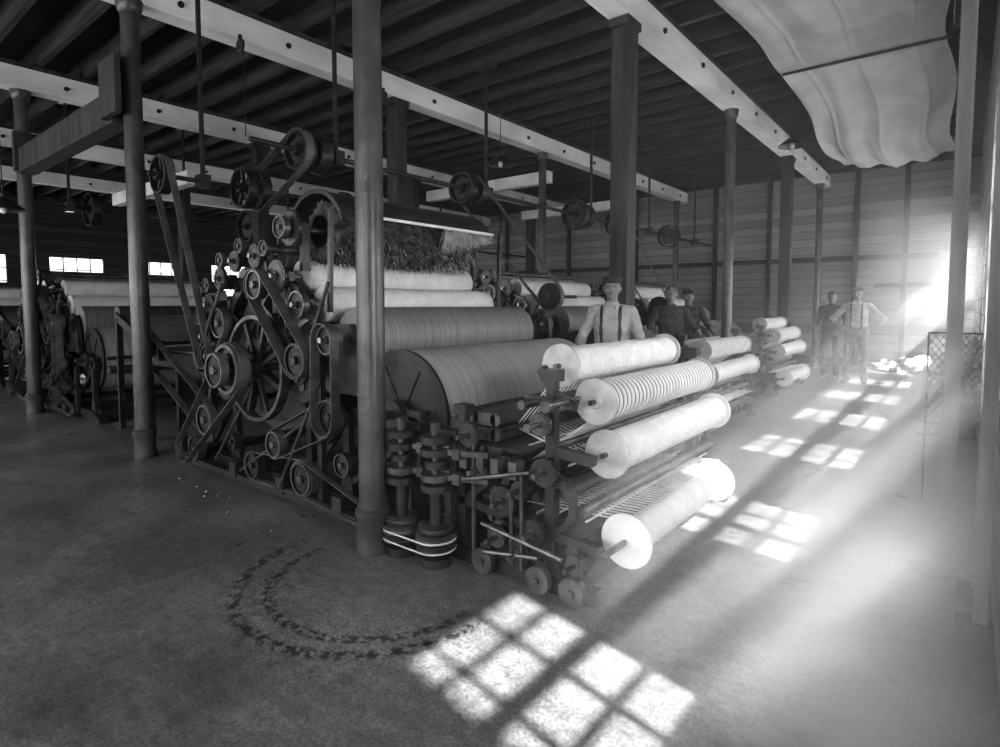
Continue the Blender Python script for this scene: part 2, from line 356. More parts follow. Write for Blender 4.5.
def feed_apron():
    b=B()
    for y in(2.46,4.34):
        b.box((-6.2,y,.9),(1.3,.05,.14),'iron2')
        for x in(-6.75,-6.0): b.bar((x,y,0),(x,y,.88),.07,.05,'iron')
    for i in range(26): b.box((-6.8+i*.05,3.4,.985),(.038,1.8,.015),'leather')
    b.ycyl(-6.82,.92,Y0,Y1,.06,'steel2'); b.ycyl(-5.58,.92,Y0,Y1,.06,'steel2')
    b.pulley(-6.35,2.30,1.06,.14,.07); b.ycyl(-6.35,1.06,2.25,4.4,.02,'steel2',10)
    b.box((-6.35,2.42,.99),(.08,.06,.2),'iron')
    for y in(2.5,4.3): b.bar((-6.8,y,1.0),(-7.75,y,1.32),.05,.09,'iron')
    for i in range(20):
        t=i/19; b.box((-6.8-.95*t,3.4,1.03+.32*t),(.036,1.75,.014),'leather')
    b.ycyl(-7.75,1.34,Y0,Y1,.10,'cloth2'); b.bar((-7.7,2.5,0),(-7.7,2.5,1.3),.06,.05,'iron'); b.bar((-7.7,4.3,0),(-7.7,4.3,1.3),.06,.05,'iron')
    return b
def drive():
    b=B()
    b.wheel(-4.24,2.30,.965,.41,.07,'iron',8,.03,.07,'steel2')
    b.wheel(-3.92,2.36,1.22,.40,.03,'iron2',6,.03,.05)
    b.ycyl(-4.24,.965,2.05,2.5,.03,'steel2',12)
    b.pulley(-4.30,2.13,.97,.19,.11,'belt'); b.pulley(-4.30,2.02,.97,.13,.06,'belt')
    L=[(-4.1,1.60,.11,2.24),(-3.58,1.07,.12,2.24),(-5.1,.46,.13,2.30),(-5.16,.22,.10,2.24),(-4.3,.2,.10,2.30),(-3.95,.42,.10,2.28),(-3.6,.23,.12,2.28),(-3.28,.70,.11,2.30),(-3.27,1.22,.10,2.28),(-4.98,1.02,.09,2.28),(-4.62,.34,.07,2.3),(-4.75,1.30,.12,2.28),(-3.15,.4,.08,2.3)]
    for i,(x,z,r,y) in enumerate(L):
        b.pulley(x,y,z,r,.07,('steel2','iron2','belt')[i%3]); b.ycyl(x,z,y,2.46,.02,'steel2',10)
    b.belt(-4.1,1.60,.115,-3.58,1.07,.125,2.24,.085); b.belt(-6.35,1.06,.145,-5.1,.46,.135,2.30,.06)
    b.belt(-5.16,.22,.105,-4.30,.97,.195,2.13,.055); b.belt(-3.95,.42,.105,-3.28,.70,.115,2.28,.05)
    b.belt(-4.3,.2,.105,-3.6,.23,.125,2.29,.06); b.belt(-3.27,1.22,.105,-3.28,.70,.115,2.24,.07); b.belt(-4.75,1.30,.125,-4.98,1.02,.095,2.26,.05)
    b.belt(-3.6,.23,.125,-2.95,.12,.06,2.27,.04)
    b.gear(-3.72,2.38,.86,.12,.03,'iron2'); b.gear(-4.55,2.38,.70,.13,.03,'iron2',28); b.gear(-3.5,2.39,.62,.15,.025,'iron2',30); b.gear(-4.9,2.38,.78,.14,.03,'steel2',28); b.gear(-5.35,2.36,.98,.1,.03,'steel2',20)
    for p,q in(((-4.95,2.3,.14),(-4.15,2.3,1.0)),((-3.9,2.26,.1),(-3.35,2.26,.95)),((-5.3,2.34,.3),(-4.7,2.34,1.5)),((-3.7,2.3,.9),(-3.3,2.3,1.6)),((-4.5,2.28,.12),(-3.6,2.28,.62)),((-4.9,2.22,1.2),(-4.6,2.22,1.62))):
        b.tube([p,q],.013,'steel2',8)
    b.bar((-5.5,2.3,.06),(-3.0,2.3,.06),.06,.05,'iron')
    for x in(-5.3,-4.6,-3.9,-3.2): b.box((x,2.33,.12),(.1,.14,.12),'iron')
    b.box((-3.45,2.33,.55),(.05,.04,1.0),'iron2'); b.box((-3.05,2.38,.35),(.06,.04,.62),'iron2')
    return b
def hood():
    b=B()
    seg=64;ny=46;vs=[];fs=[];rnd=random.Random(3)
    for j in range(ny+1):
        for i in range(seg):
            a=2*math.pi*i/seg; r=.225+rnd.uniform(-.03,.025)
            if j in(0,ny): r=.12
            vs.append((-3.80+r*math.cos(a),2.58+1.56*j/ny,2.0+r*math.sin(a)))
    for j in range(ny):
        for i in range(seg): fs.append((j*seg+i,(j+1)*seg+i,(j+1)*seg+(i+1)%seg,j*seg+(i+1)%seg))
    b.add(vs,fs,'fur',True)
    for n in range(2600):
        a=rnd.uniform(-2.6,1.0); y=rnd.uniform(2.58,4.14); p=Vector((-3.8+.215*math.cos(a),y,2+.215*math.sin(a)))
        d=Vector((math.cos(a),rnd.uniform(-.6,.6),math.sin(a)-.5)).normalized()*rnd.uniform(.03,.10)
        w=Vector((0,.004,0)); b.add([p-w,p+w,p+d],[(0,1,2)],'fur' if rnd.random()<.8-(y>3.7)*.5 else 'furL')
    b.ycyl(-3.8,2.0,2.3,4.4,.02,'steel2',10); b.gear(-3.8,2.34,2.0,.13,.03,'iron2'); b.pulley(-3.8,2.27,2.0,.08,.05)
    b.arc(-3.80,1.93,.36,.368,28,165,2.56,4.2,'iron2',26)
    b.bar((-3.482,2.72,2.105),(-3.482,4.24,2.105),.018,.022,'white')
    b.arc(-3.80,1.93,.345,.375,20,175,2.53,2.56,'iron2',24)
    for y in(2.45,4.33):
        b.bar((-3.80,y,1.7),(-3.80,y,2.05),.06,.04,'iron2'); b.bar((-4.15,y,1.6),(-4.12,y,2.05),.04,.03,'iron2'); b.bar((-3.5,y,1.4),(-3.47,y,2.12),.03,.03,'iron2')
    for n in range(600):
        y=rnd.uniform(3.6,4.25); f=(y-3.6)/.65; p=Vector((-3.5+rnd.uniform(-.05,.04),y,2.06+rnd.uniform(-.03,.04))); d=Vector((rnd.uniform(-.04,.04),rnd.uniform(-.04,.04),-rnd.uniform(.05,.20)*(1.1-f)))
        w=Vector((0,.006,0)); b.add([p-w,p+w,p+d],[(0,1,2)],'furL')
    return b
card_meshes=[(n,f().mesh(n,BASE)) for n,f in(('side_frames',side_frames),('card_rollers',rollers),('doffer_drum',doffer),('feed_apron',feed_apron),('drive_gear',drive))]
hood_mesh=('wool_hood',hood().mesh('wool_hood',BASE))
def spool(b,x,z,y0,y1,r,R,kd0,kd1,strip=False,k='wool'):
    n=int((y1-y0)/.045); prof=[(0,r*.5)]
    for i in range(n):
        t0=(y1-y0)*i/n; s=(y1-y0)/n
        if strip: prof+=[(t0+s*.06,r*.93),(t0+s*.25,r),(t0+s*.72,r),(t0+s*.94,r*.93)]
        else: prof+=[(t0+s*.08,r*.985),(t0+s*.5,r),(t0+s*.92,r*.985)]
    prof.append((y1-y0,r*.5)); b.lathe((x,y0,z),(0,1,0),prof,k,32)
    if strip:
        for i in range(n):
            t0=y0+(y1-y0)*(i)/n; b.ycyl(x,z,t0-.004,t0+.004,r*.975,'leather',28)
    for y,kd,s in((y0,kd0,-1),(y1,kd1,1)):
        b.lathe((x,y,z),(0,s,0),[(0,R*.97),(.006,R),(.016,R),(.02,R*.96),(.02,R*.3),(.03,R*.26),(.03,R*.12)],kd,36)
        b.ycyl(x,z,min(y,y+s*.07),max(y,y+s*.07),.014,'steel2',10)
SPEC=[(-1.27,.28,2.60,3.86,.088,.137,'disc','disc'),(-1.38,.70,2.60,4.14,.105,.125,'disc2','disc'),(-1.66,1.13,2.60,3.93,.098,.118,'disc2','disc2'),(-1.46,.955,2.62,4.05,.108,.122,'disc2','disc2',True)]
def condenser():
    fr=B()
    for y in(2.42,4.33):
        fr.extr([(-2.5,0),(-1.33,0),(-1.3,.03),(-1.33,.07),(-2.5,.09)],y-.04,y+.04,'iron')
        for x,zt in((-2.2,.86),(-1.88,.62),(-1.60,1.1)):
            fr.extr([(x-.08,.07),(x+.08,.07),(x+.03,.2),(x+.024,zt),(x-.024,zt),(x-.03,.2)],y-.025,y+.025,'iron2')
            fr.box((x,y,zt),(.09,.08,.06),'iron2')
        fr.bar((-2.4,y,.60),(-1.5,y,.56),.05,.05,'iron2'); fr.bar((-2.4,y,.36),(-1.32,y,.27),.05,.045,'iron')
        fr.bar((-1.6,y,.72),(-1.36,y,.70),.045,.05,'iron2'); fr.bar((-1.6,y,1.0),(-1.46,y,.96),.04,.05,'iron2'); fr.bar((-1.6,y,1.05),(-1.67,y,1.13),.04,.05,'iron2')
        fr.bar((-2.35,y,.2),(-1.9,y,.58),.035,.04,'iron')
        fr.arc(-1.62,.45,.13,.16,-90,90,y-.02,y+.02,'iron2',14)
        for x in(-1.42,-1.62,-1.98):
            fr.lathe((x,y-.09,.075),(0,1,0),[(-.02,.03),(-.02,.07),(.02,.07),(.02,.03)],'steel2',18); fr.ycyl(x,.075,y-.13,y,.02,'steel2',10); fr.box((x,y-.05,.12),(.07,.05,.08),'iron')
    for x,z in((-1.45,.06),(-2.3,.10),(-1.95,.3)): fr.bar((x,2.42,z),(x,4.33,z),.05,.06,'iron')
    for x,z,r in((-1.62,.86,.06),(-1.6,.62,.075),(-1.86,.42,.085),(-1.66,.30,.07),(-1.42,.20,.05),(-2.02,.56,.06),(-1.75,.17,.07),(-2.1,.74,.07),(-1.9,.22,.06),(-1.75,.50,.05)):
        fr.gear(x,2.35,z,r,.03,'steel2' if r<.065 else 'iron2',18); fr.ycyl(x,z,2.25,2.45,.014,'steel2',8)
    for p,q in(((-1.68,2.3,1.0),(-1.55,2.3,1.0)),((-1.95,2.3,.14),(-1.6,2.3,.2)),((-2.1,2.3,.5),(-1.65,2.3,.62)),((-1.95,2.28,.30),(-1.45,2.28,.24)),((-2.05,2.33,.1),(-2.05,2.33,.7)),((-1.72,2.32,.1),(-1.72,2.32,.6)),((-1.80,2.34,.1),(-1.80,2.34,.5))):
        fr.tube([p,q],.012,'steel2',8)
    for x in(-2.12,-2.0,-1.9,-1.78): fr.box((x,2.36,.60),(.05,.08,.09),'steel2')
    fr.cyl((-1.50,2.5,.98),(-1.50,2.22,.98),.016,'steel2',seg=10); fr.ycyl(-1.50,.98,2.20,2.24,.03,'steel2',12)
    fr.cyl((-1.27,2.56,.28),(-1.27,2.38,.28),.016,'steel2',seg=10)
    rb=B()
    for x,z in((-2.12,.76),(-2.04,.57),(-2.08,.38),(-1.98,.21)):
        for dz in(.042,-.042):
            rb.ycyl(x-.08,z+dz,2.5,4.25,.036,'leather',18); rb.ycyl(x+.08,z+dz,2.5,4.25,.036,'leather',18); rb.box((x,3.375,z+dz),(.16,1.75,.072),'leather')
        rb.ycyl(x+.15,z,2.46,4.3,.012,'steel2',10)
    for x,z,r in((-1.82,.92,.025),(-1.78,.80,.025),(-1.72,.60,.03),(-1.72,.44,.025),(-1.55,.50,.035),(-1.45,.42,.03),(-1.50,.20,.04),(-1.62,.72,.02)):
        rb.ycyl(x,z,2.45,4.3,r,'steel2',14)
    for x,z in((-1.80,.70),(-1.66,.655),(-1.55,.63),(-1.75,.34),(-1.65,.345),(-1.55,.35),(-1.45,.36)):
        rb.ycyl(x,z,2.5,4.25,.006,'rope',6)
    th=B(); n=34
    for i in range(n):
        y=2.62+i*(1.48/n)
        th.cyl((-1.96,y,.78),(-1.72,y,1.05),.005,'rope',seg=5); th.cyl((-1.96,y,.75),(-1.40,y,.59),.0055,'rope',seg=5)
        if y<3.9: th.cyl((-1.89,y,.57),(-1.50,y,.85),.003,'rope',seg=4)
        th.cyl((-1.90,y,.34),(-1.30,y,.37),.0055,'rope',seg=5)
    ec=B()
    for x,y in((-2.53,2.24),(-2.27,2.26)):
        ec.cyl((x,y,.0),(x,y,.78),.02,'steel2',seg=12); ec.cyl((x,y,0),(x,y,.05),.09,'iron',seg=20)
        for z,r,k in((.10,.115,'steel2'),(.155,.118,'steel'),(.21,.10,'steel2')): ec.lathe((x,y,z),(0,0,1),[(-.02,r*.8),(-.012,r),(-.004,r*.88),(.004,r*.88),(.012,r),(.02,r*.8)],k,28)
        ec.cyl((x,y,.23),(x,y,.42),.035,'iron',seg=14)
        for z in(.44,.50,.57,.64,.71): ec.cyl((x,y,z-.018),(x,y,z+.018),.085 if z!=.57 else .06,'iron2' if z!=.50 else 'steel2',seg=24)
        ec.cyl((x,y,.74),(x,y,.80),.03,'steel2',seg=12); ec.box((x+.02,y+.1,.60),(.14,.07,.3),'iron')
        for z in(.50,.64): ec.bar((x,y,z),(x+.32,y+.08,z+.01),.03,.03,'steel2'); ec.box((x+.14,y+.04,z),(.05,.06,.06),'steel2')
        ec.box((x,y+.12,.3),(.05,.05,.6),'iron2')
    for z in(.155,.10):
        P=[]
        for i in range(25):
            a=2*math.pi*i/24; cx=-2.40+(-.13 if math.cos(a)<0 else .13); P.append((cx+.118*math.cos(a),2.25+.118*math.sin(a),z))
        ec.tube(P,.005,'rope',6)
    return [('condenser_frame',fr),('rub_aprons',rb),('slubbing_threads',th),('eccentric_shafts',ec)]
cond_meshes=[(n,x.mesh(n,BASE)) for n,x in condenser()]
def spools(idx):
    sp=B()
    for i in idx: spool(sp,*SPEC[i])
    return ('wool_spools',sp.mesh('wool_spools',BASE))
full=card_meshes+cond_meshes; sp4=spools([0,1,2,3]); sp2=spools([1,3])
inst('carding_machine',BASE,full+[hood_mesh,sp4])
inst('carding_machine',BASE+Vector((-.75,3.62,0)),full+[sp2])
inst('carding_machine',BASE+Vector((-.95,7.45,0)),full+[sp4])
for dx,dy in((-5.8,0),(-6.55,3.62),(-6.75,7.45),(-11.6,0),(-12.3,3.62)):
    inst('breaker_card',BASE+Vector((dx,dy,0)),card_meshes)
# ---------------------------------------------------------------- line shafts
def shaft(x,z,pul,hang,belts):
    b=B(); b.ycyl(x,z,2.7,15.,.025,'iron',14)
    for y,r in pul: b.wheel(x,y,z,r,.12,'iron',5,.025,.06); b.lathe((x,y,z),(0,1,0),[(-.02,r*.7),(.02,r*.7)],'iron',20)
    for y in hang:
        b.bar((x,y,z-.06),(x,y,4.56),.035,.03,'iron'); b.box((x,y,z),(.16,.1,.14),'iron2'); b.box((x,y,4.545),(.3,.12,.04),'iron')
    for t in belts:
        b.belt(*t); b.pulley(t[3],t[6],t[4],t[5]*.97,t[7]*1.1,'iron2'); b.ycyl(t[3],t[4],t[6],t[6]+.55,.02,'iron',10)
    b.obj('line_shaft')
shaft(-5.0,2.92,((3.2,.19),(3.38,.19),(5.5,.20),(5.75,.17),(8.2,.24),(8.45,.2),(9.6,.22),(12.,.24)),(3.6,5.95,8.7,11.,13.5),((-5.,2.92,.205,-3.75,1.55,.16,5.62,.07),(-5.,2.92,.245,-4.1,1.4,.2,9.5,.07)))
shaft(-10.8,2.95,((3.2,.26),(5.75,.3),(9.5,.3)),(2.9,4.6,6.6,9.,11.,13.5),((-10.8,2.95,.305,-9.3,1.2,.2,5.72,.08),))
b=B(); cx,cz=-5.70,2.62
b.ycyl(cx,cz,2.12,4.5,.022,'iron',12)
for y,r in((2.24,.17),(3.0,.2),(3.15,.2),(4.2,.14)): b.wheel(cx,y,cz,r,.09,'iron',5,.02,.05)
for y in(2.6,4.4): b.bar((cx,y,cz-.05),(cx,y,4.56),.035,.03,'iron'); b.box((cx,y,cz),(.14,.09,.12),'iron2'); b.box((cx,y,4.545),(.3,.12,.04),'iron')
b.belt(cx,cz,.175,-4.98,1.02,.10,2.24,.06); b.belt(cx,cz,.205,-5.0,2.92,.195,3.18,.08)
b.obj('countershaft')
b=B()
for y in(3.15,5.05):
    b.lathe((-5.98,y,4.14),(0,1,0),[(-.02,.05),(-.012,.07),(0,.055),(.012,.07),(.02,.05)],'iron',18); b.bar((-5.98,y,4.14),(-5.98,y,4.25),.03,.03,'iron'); b.cyl((-5.92,y,4.14),(-5.92,y,3.2),.006,'iron',seg=5)
b.obj('guide_sheave')
# ---------------------------------------------------------------- canvas
def canvas():
    b=B(); nx,ny=110,170; vs=[];fs=[]; NZ=mathutils.noise.noise
    for j in range(ny+1):
        y=1.8+(13.2-1.8)*j/ny
        if y<7.64: t=(y-1.8)/5.84; sag=.16*4*t*(1-t)
        else: t=(y-7.64)/5.56; sag=.46*math.sin(math.pi*t**1.35)
        for i in range(nx+1):
            u=i/nx; x=-1.80+1.58*u
            n=NZ(Vector((x*2.2,y*.9,0)))*.06+NZ(Vector((x*6,y*1.6,3)))*.03
            n*=.8; n+=.030*math.sin(x*15+math.sin(y*.7)*1.5)*(4*t*(1-t)+.25)
            n-=.022*math.exp(-(((u*3.)%1-.5)/.035)**2)
            z=4.22-sag*(.75+.35*math.sin(math.pi*u))+n*min(1,12*t+.25,12*(1-t)+.25)
            vs.append((x+.04*math.sin(y*2.3),y,z))
    for j in range(ny):
        for i in range(nx): a=j*(nx+1)+i; fs.append((a,a+1,a+nx+2,a+nx+1))
    b.add(vs,fs,'canvas',True)
    for y in(1.8,7.64,13.2): b.box((-1.,y,4.27),(1.8,.05,.06),'wood')
    b.box((-1.01,7.64,4.19),(1.6,.02,.03),'wood')
    for y in(1.8,7.64,13.2):
        for x in(-1.8,-.2): b.cyl((x,y,4.28),(x,y,4.6),.006,'rope',seg=5)
    b.obj('hanging_canvas',sharp=False)
canvas()
for x,y,z in((-2.15,9.8,3.88),(-8.2,1.6,2.5),(-5.6,7,3.6)):
    b=B(); b.cyl((0,0,.12),(0,0,4.6-z),.006,'iron',seg=6); b.cyl((0,0,.06),(0,0,.16),.03,'iron',seg=12)
    b.lathe((0,0,0),(0,0,1),[(-.02,.20),(0,.195),(.06,.12),(.12,.03)],'iron2',24,cap=False); b.lathe((0,0,0),(0,0,1),[(-.06,.005),(-.045,.03),(-.01,.035),(.05,.02)],'white',14)
    o=b.obj('pendant_lamp'); o.location=(x,y,z)
b=B()
for y in(3.25,3.66): b.box((.10,y,1.25),(.05,.06,2.45),'woodL'); b.box((.08,y,.03),(.13,.1,.06),'wood')
for i in range(7): b.cyl((.10,3.25,.3+.32*i),(.10,3.66,.3+.32*i),.016,'woodL',seg=10)
b.obj('wooden_ladder')
b=B()
x0,x1,z0,z1,y=-.2,.12,.5,1.25,5.25
for p,q in(((x0,z0),(x1,z0)),((x0,z1),(x1,z1)),((x0,z0),(x0,z1)),((x1,z0),(x1,z1))): b.cyl((p[0],y,p[1]),(q[0],y,q[1]),.006,'steel2',seg=6)
k=-20
while k<40:
    c=k*.06
    for sgn in(1,-1):
        P=[]
        for i in range(41):
            x=x0+(x1-x0)*i/40; z=z0+c+sgn*(x-x0)*1.4
            if z0<=z<=z1: P.append((x,y,z))
        if len(P)>1: b.cyl(P[0],P[-1],.003,'steel',seg=4)
    k+=1
for x in(x0,x1): b.cyl((x,y,0),(x,y,z0),.008,'iron',seg=8)
b.obj('wire_mesh_guard')
def lump(name,c,r,h,k,seed):
    b=B(); n=56;vs=[];fs=[]
    for j in range(n//2+1):
        p=math.pi/2*j/(n//2)
        for i in range(n):
            a=2*math.pi*i/n; d=Vector((math.cos(a)*math.cos(p),math.sin(a)*math.cos(p),math.sin(p)))
            f=1+.45*mathutils.noise.noise(d*2.2+Vector((seed,0,0)))+.12*mathutils.noise.noise(d*7)
            vs.append((d.x*r*f,d.y*r*f,max(0,d.z*h*f)))
    for j in range(n//2):
        for i in range(n): fs.append((j*n+i,j*n+(i+1)%n,(j+1)*n+(i+1)%n,(j+1)*n+i))
    b.add(vs,fs,k,True); o=b.obj(name,sharp=False); o.location=c
lump('wool_pile',(-.75,15.2,0),.4,.32,'wool',1); lump('wool_pile',(-.35,14.6,0),.3,.25,'sheet',5); lump('wool_pile',(-1.3,15.3,0),.3,.2,'sheet',9)
b=B(); rnd=random.Random(8)
for i in range(15):
    x=rnd.uniform(-5.6,-3.3); y=2.1-abs(rnd.gauss(0,.10)); r=rnd.uniform(.005,.016)
    b.lathe((x,y,0),(rnd.uniform(-.3,.3),rnd.uniform(-.3,.3),1),[(0,r),(r*.4,r*.8),(r*.7,r*.3)],'sheet',6)
b.obj('lint_scraps')
# ---------------------------------------------------------------- people
def person(loc,face,arms,lean=0.,H=1.74,shirt='shirtL',trou='trouM',hat=True,sleeve=.45,headturn=0.,feet=None,susp=False):
    V=Vector
    def L(p):
        p=V(p)
        if p.z>.95: p.y+=lean*(p.z-.95)
        return p
    prim=[]
    def cap(tag,p0,p1,r0,r1=None): prim.append(('c',tag,V(p0),V(p1),r0,r0 if r1 is None else r1))
    def ell(tag,c,r,rot=0.): prim.append(('e',tag,V(c),V(r),rot,0))
    rings=[(.84,.15,.115),(.90,.168,.122),(.975,.158,.115),(1.0,.158,.115),(1.03,.175,.130),(1.09,.168,.124),(1.17,.168,.12),(1.28,.178,.122),(1.37,.18,.115),(1.43,.145,.095),(1.475,.075,.07),(1.50,.055,.058)]
    for s in(-1,1):
        f=(feet or {}).get(s,(0,0)); fx,fy=f
        hip=V((s*.092,0,.92)); kn=V((s*.105+fx*.5,.025+fy*.5,.50)); an=V((s*.11+fx,fy-.01,.095))
        cap(trou,hip,kn,.092,.066); cap(trou,kn,an,.066,.056)
        cap('shoe',an+V((0,-.02,-.05)),an+V((s*.03,.15,-.06)),.04,.034); cap('shoe',an+V((0,-.03,-.045)),an,.043,.05)
    for s in(-1,1):
        el,wr,hd=arms[s]; sh=L((s*.172,0,1.405)); el=V(el);wr=V(wr)
        cap(shirt,L((s*.1,0,1.41)),sh,.062,.062); cap(shirt,sh,el,.060,.048)
        mid=el+(wr-el)*sleeve
        cap(shirt,el,mid,.05,.047); cap(shirt,mid-(wr-el).normalized()*.03,mid,.053,.053); cap('skin',mid,wr,.037,.026)
        d=V(hd).normalized()
        n=V((-s,0.3,-.2)); n=(n-d*n.dot(d)).normalized(); l=d.cross(n).normalized()
        if l.dot(V((0,1,.2)))<0: l=-l
        for i,(o,ln) in enumerate(((.032,.062),(.011,.075),(-.011,.07),(-.031,.054))):
            rt=wr+d*.088+l*o; cap('skin',wr+d*.01+l*o*.6,rt,.016,.014)
            k1=rt+(d+n*.25).normalized()*ln*.5; k2=k1+(d+n*.9).normalized()*ln*.5
            cap('skin',rt,k1,.0105,.0095); cap('skin',k1,k2,.0095,.0085)
        t0=wr+d*.025+l*.025; t1=t0+(l*.8+d*.7+n*.2).normalized()*.045; t2=t1+(d+l*.3+n*.3).normalized()*.033
        cap('skin',t0,t1,.014,.011); cap('skin',t1,t2,.011,.0095)
    cap('skin',L((0,0,1.44)),L((0,.01,1.54)),.052,.050); ell(shirt,L((0,-.005,1.478)),(.070,.068,.024))
    cap(shirt,L((.03,.045,1.475)),L((.055,.095,1.43)),.016,.012); cap(shirt,L((-.03,.045,1.475)),L((-.055,.095,1.43)),.016,.012)
    hc=L((0,.02,1.63)); ht=headturn; R=Matrix.Rotation(ht,3,'Z')
    def h(x,y,z): return hc+R@V((x,y,z))
    ell('skin',h(0,0,0),(.073,.09,.10),ht); ell('skin',h(0,.02,-.055),(.052,.066,.058),ht); ell('skin',h(0,.06,-.092),(.024,.02,.018),ht)
    cap('skin',h(0,.09,.012),h(0,.108,-.022),.009,.014); cap('skin',h(-.035,.082,.028),h(.035,.082,.028),.012,.012)
    for s in(-1,1):
        ell('skin',h(s*.075,-.005,-.012),(.012,.022,.032),ht); ell('eye',h(s*.030,.081,.006),(.011,.008,.004),ht); ell('skin',h(s*.036,.052,-.03),(.024,.026,.026),ht)
    ell('skin',h(0,.074,-.056),(.03,.02,.02),ht); ell('lip',h(0,.092,-.055),(.018,.006,.003),ht)
    if hat:
        ell('cap',h(0,-.008,.068),(.092,.112,.046),ht); ell('cap',h(0,.10,.050),(.066,.055,.010),ht); ell('hair',h(0,-.03,.02),(.077,.078,.075),ht)
    else:
        ell('hair',h(0,-.018,.035),(.080,.092,.080),ht); ell('hair',h(.01,.05,.082),(.055,.035,.026),ht)
    vs=[];fs=[]
    def addg(pts,faces):
        o=len(vs); vs.extend(pts); fs.extend([[a+o for a in f] for f in faces])
    seg=14
    for p in prim:
        if p[0]=='c':
            _,tag,a,c,r0,r1=p; d,u,v=basis(c-a); rows=[]
            for k in range(1,5): t=-math.pi/2+k*math.pi/8; rows.append((a+d*r0*math.sin(t),r0*math.cos(t)))
            for k in range(0,4): t=k*math.pi/8; rows.append((c+d*r1*math.sin(t),r1*math.cos(t)))
            st=a-d*r0; en=c+d*r1
        else:
            _,tag,c,r,rot,_z=p; rows=[]
            for k in range(1,10): t=-math.pi/2+k*math.pi/10; rows.append((math.sin(t),math.cos(t)))
        pts=[];fc=[]
        if p[0]=='c':
            pts=[st]
            for cc,rr in rows: pts+=[cc+(u*math.cos(2*math.pi*i/seg)+v*math.sin(2*math.pi*i/seg))*rr for i in range(seg)]
            pts.append(en)
        else:
            Rm=Matrix.Rotation(rot,3,'Z'); pts=[c+Rm@V((0,0,-r.z))]
            for sn,cs in rows: pts+=[c+Rm@V((r.x*cs*math.cos(2*math.pi*i/seg),r.y*cs*math.sin(2*math.pi*i/seg),r.z*sn)) for i in range(seg)]
            pts.append(c+Rm@V((0,0,r.z)))
        nr=len(rows)
        for i in range(seg): fc.append([0,1+(i+1)%seg,1+i])
        for k in range(nr-1):
            for i in range(seg): fc.append([1+k*seg+i,1+k*seg+(i+1)%seg,1+(k+1)*seg+(i+1)%seg,1+(k+1)*seg+i])
        e=1+nr*seg
        for i in range(seg): fc.append([e,1+(nr-1)*seg+i,1+(nr-1)*seg+(i+1)%seg])
        addg(pts,fc)
    sg=28; pts=[]
    for z,rx,ry in rings:
        for i in range(sg):
            a=2*math.pi*i/sg; ca,sa=math.cos(a),math.sin(a)
            ca=math.copysign(abs(ca)**.85,ca); sa=math.copysign(abs(sa)**.85,sa)
            pts.append(L((rx*ca,ry*sa,z)))
    fc=[[k*sg+i,k*sg+(i+1)%sg,(k+1)*sg+(i+1)%sg,(k+1)*sg+i] for k in range(len(rings)-1) for i in range(sg)]
    fc.append(list(reversed(range(sg)))); fc.append([(len(rings)-1)*sg+i for i in range(sg)]); addg(pts,fc)
    me=bpy.data.meshes.new('tmp'); me.from_pydata(vs,[],fs); me.update()
    bm=bmesh.new(); bm.from_mesh(me); bmesh.ops.recalc_face_normals(bm,faces=bm.faces[:]); bm.to_mesh(me); bm.free()
    ob=bpy.data.objects.new('tmp',me); COL.objects.link(ob)
    rm=ob.modifiers.new('r','REMESH'); rm.mode='VOXEL'; rm.voxel_size=.0065; rm.use_smooth_shade=True
    sm=ob.modifiers.new('s','SMOOTH'); sm.factor=.5; sm.iterations=2
    dg=bpy.context.evaluated_depsgraph_get(); me2=bpy.data.meshes.new_from_object(ob.evaluated_get(dg))
    bpy.data.objects.remove(ob)
    nf=len(me2.polygons); C=np.zeros(nf*3); me2.polygons.foreach_get('center',C); C=C.reshape(-1,3)
    best=np.full(nf,1e9); tagi=np.zeros(nf,int)
    tags=[shirt,trou,'skin','shoe','hair','cap','features']
    for p in prim:
        tag={'eye':'features','lip':'features'}.get(p[1],p[1]); ti=tags.index(tag) if tag in tags else 0
        if p[0]=='c':
            a=np.array(p[2]);d=np.array(p[3])-a;t=np.clip(((C-a)@d)/(d@d),0,1); D=np.linalg.norm(C-a-t[:,None]*d,axis=1)-(p[4]+(p[5]-p[4])*t)
        else:
            c=np.array(p[2]);r=np.array(p[3]);cr,sr=math.cos(-p[4]),math.sin(-p[4]); q=C-c; q2=np.stack([q[:,0]*cr-q[:,1]*sr,q[:,0]*sr+q[:,1]*cr,q[:,2]],1)
            D=(np.linalg.norm(q2/r,axis=1)-1)*r.min()
            if p[1] in('eye','lip'): D-=.001
            if p[1]=='hair':
                D=np.where((q2[:,1]>r[1]*.45)&(q2[:,2]<.03),D+.03,D-.002)
        w=D<best; best[w]=D[w]; tagi[w]=ti
    z=C[:,2]
    for zz,rx,ry in rings:
        c=np.array(L((0,0,zz))); q=C-c
        D=np.sqrt((q[:,0]/rx)**2+(q[:,1]/ry)**2)-1; D=np.maximum(D*.1,np.abs(q[:,2])-.06)
        w=(D<best)&(z<1.47)
        best[w]=D[w]; tagi[w]=np.where(z[w]>.99,0,1)
    tagi[(z>.80)&(tagi==0)&(z<.99)&(np.abs(C[:,0])<.19)&(np.abs(C[:,1])<.14)]=1
    tagi[(z>.972)&(z<1.004)&(np.abs(C[:,0])<.19)&(np.abs(C[:,1])<.145)&(tagi<2)]=3
    if susp:
        w=(tagi==0)&(np.abs(np.abs(C[:,0])-.085)<.014)&(z>.98)&(z<1.46); tagi[w]=3
    else: tagi[(tagi==0)&(np.abs(C[:,0])<.004)&(C[:,1]>0)&(z>1.02)&(z<1.46)]=3
    for t in tags: me2.materials.append(M[t])
    me2.polygons.foreach_set('material_index',tagi.astype(np.int32)); me2.polygons.foreach_set('use_smooth',np.ones(nf,bool))
    # cloth wrinkles
    nv=len(me2.vertices); cm=np.zeros(nv,bool)
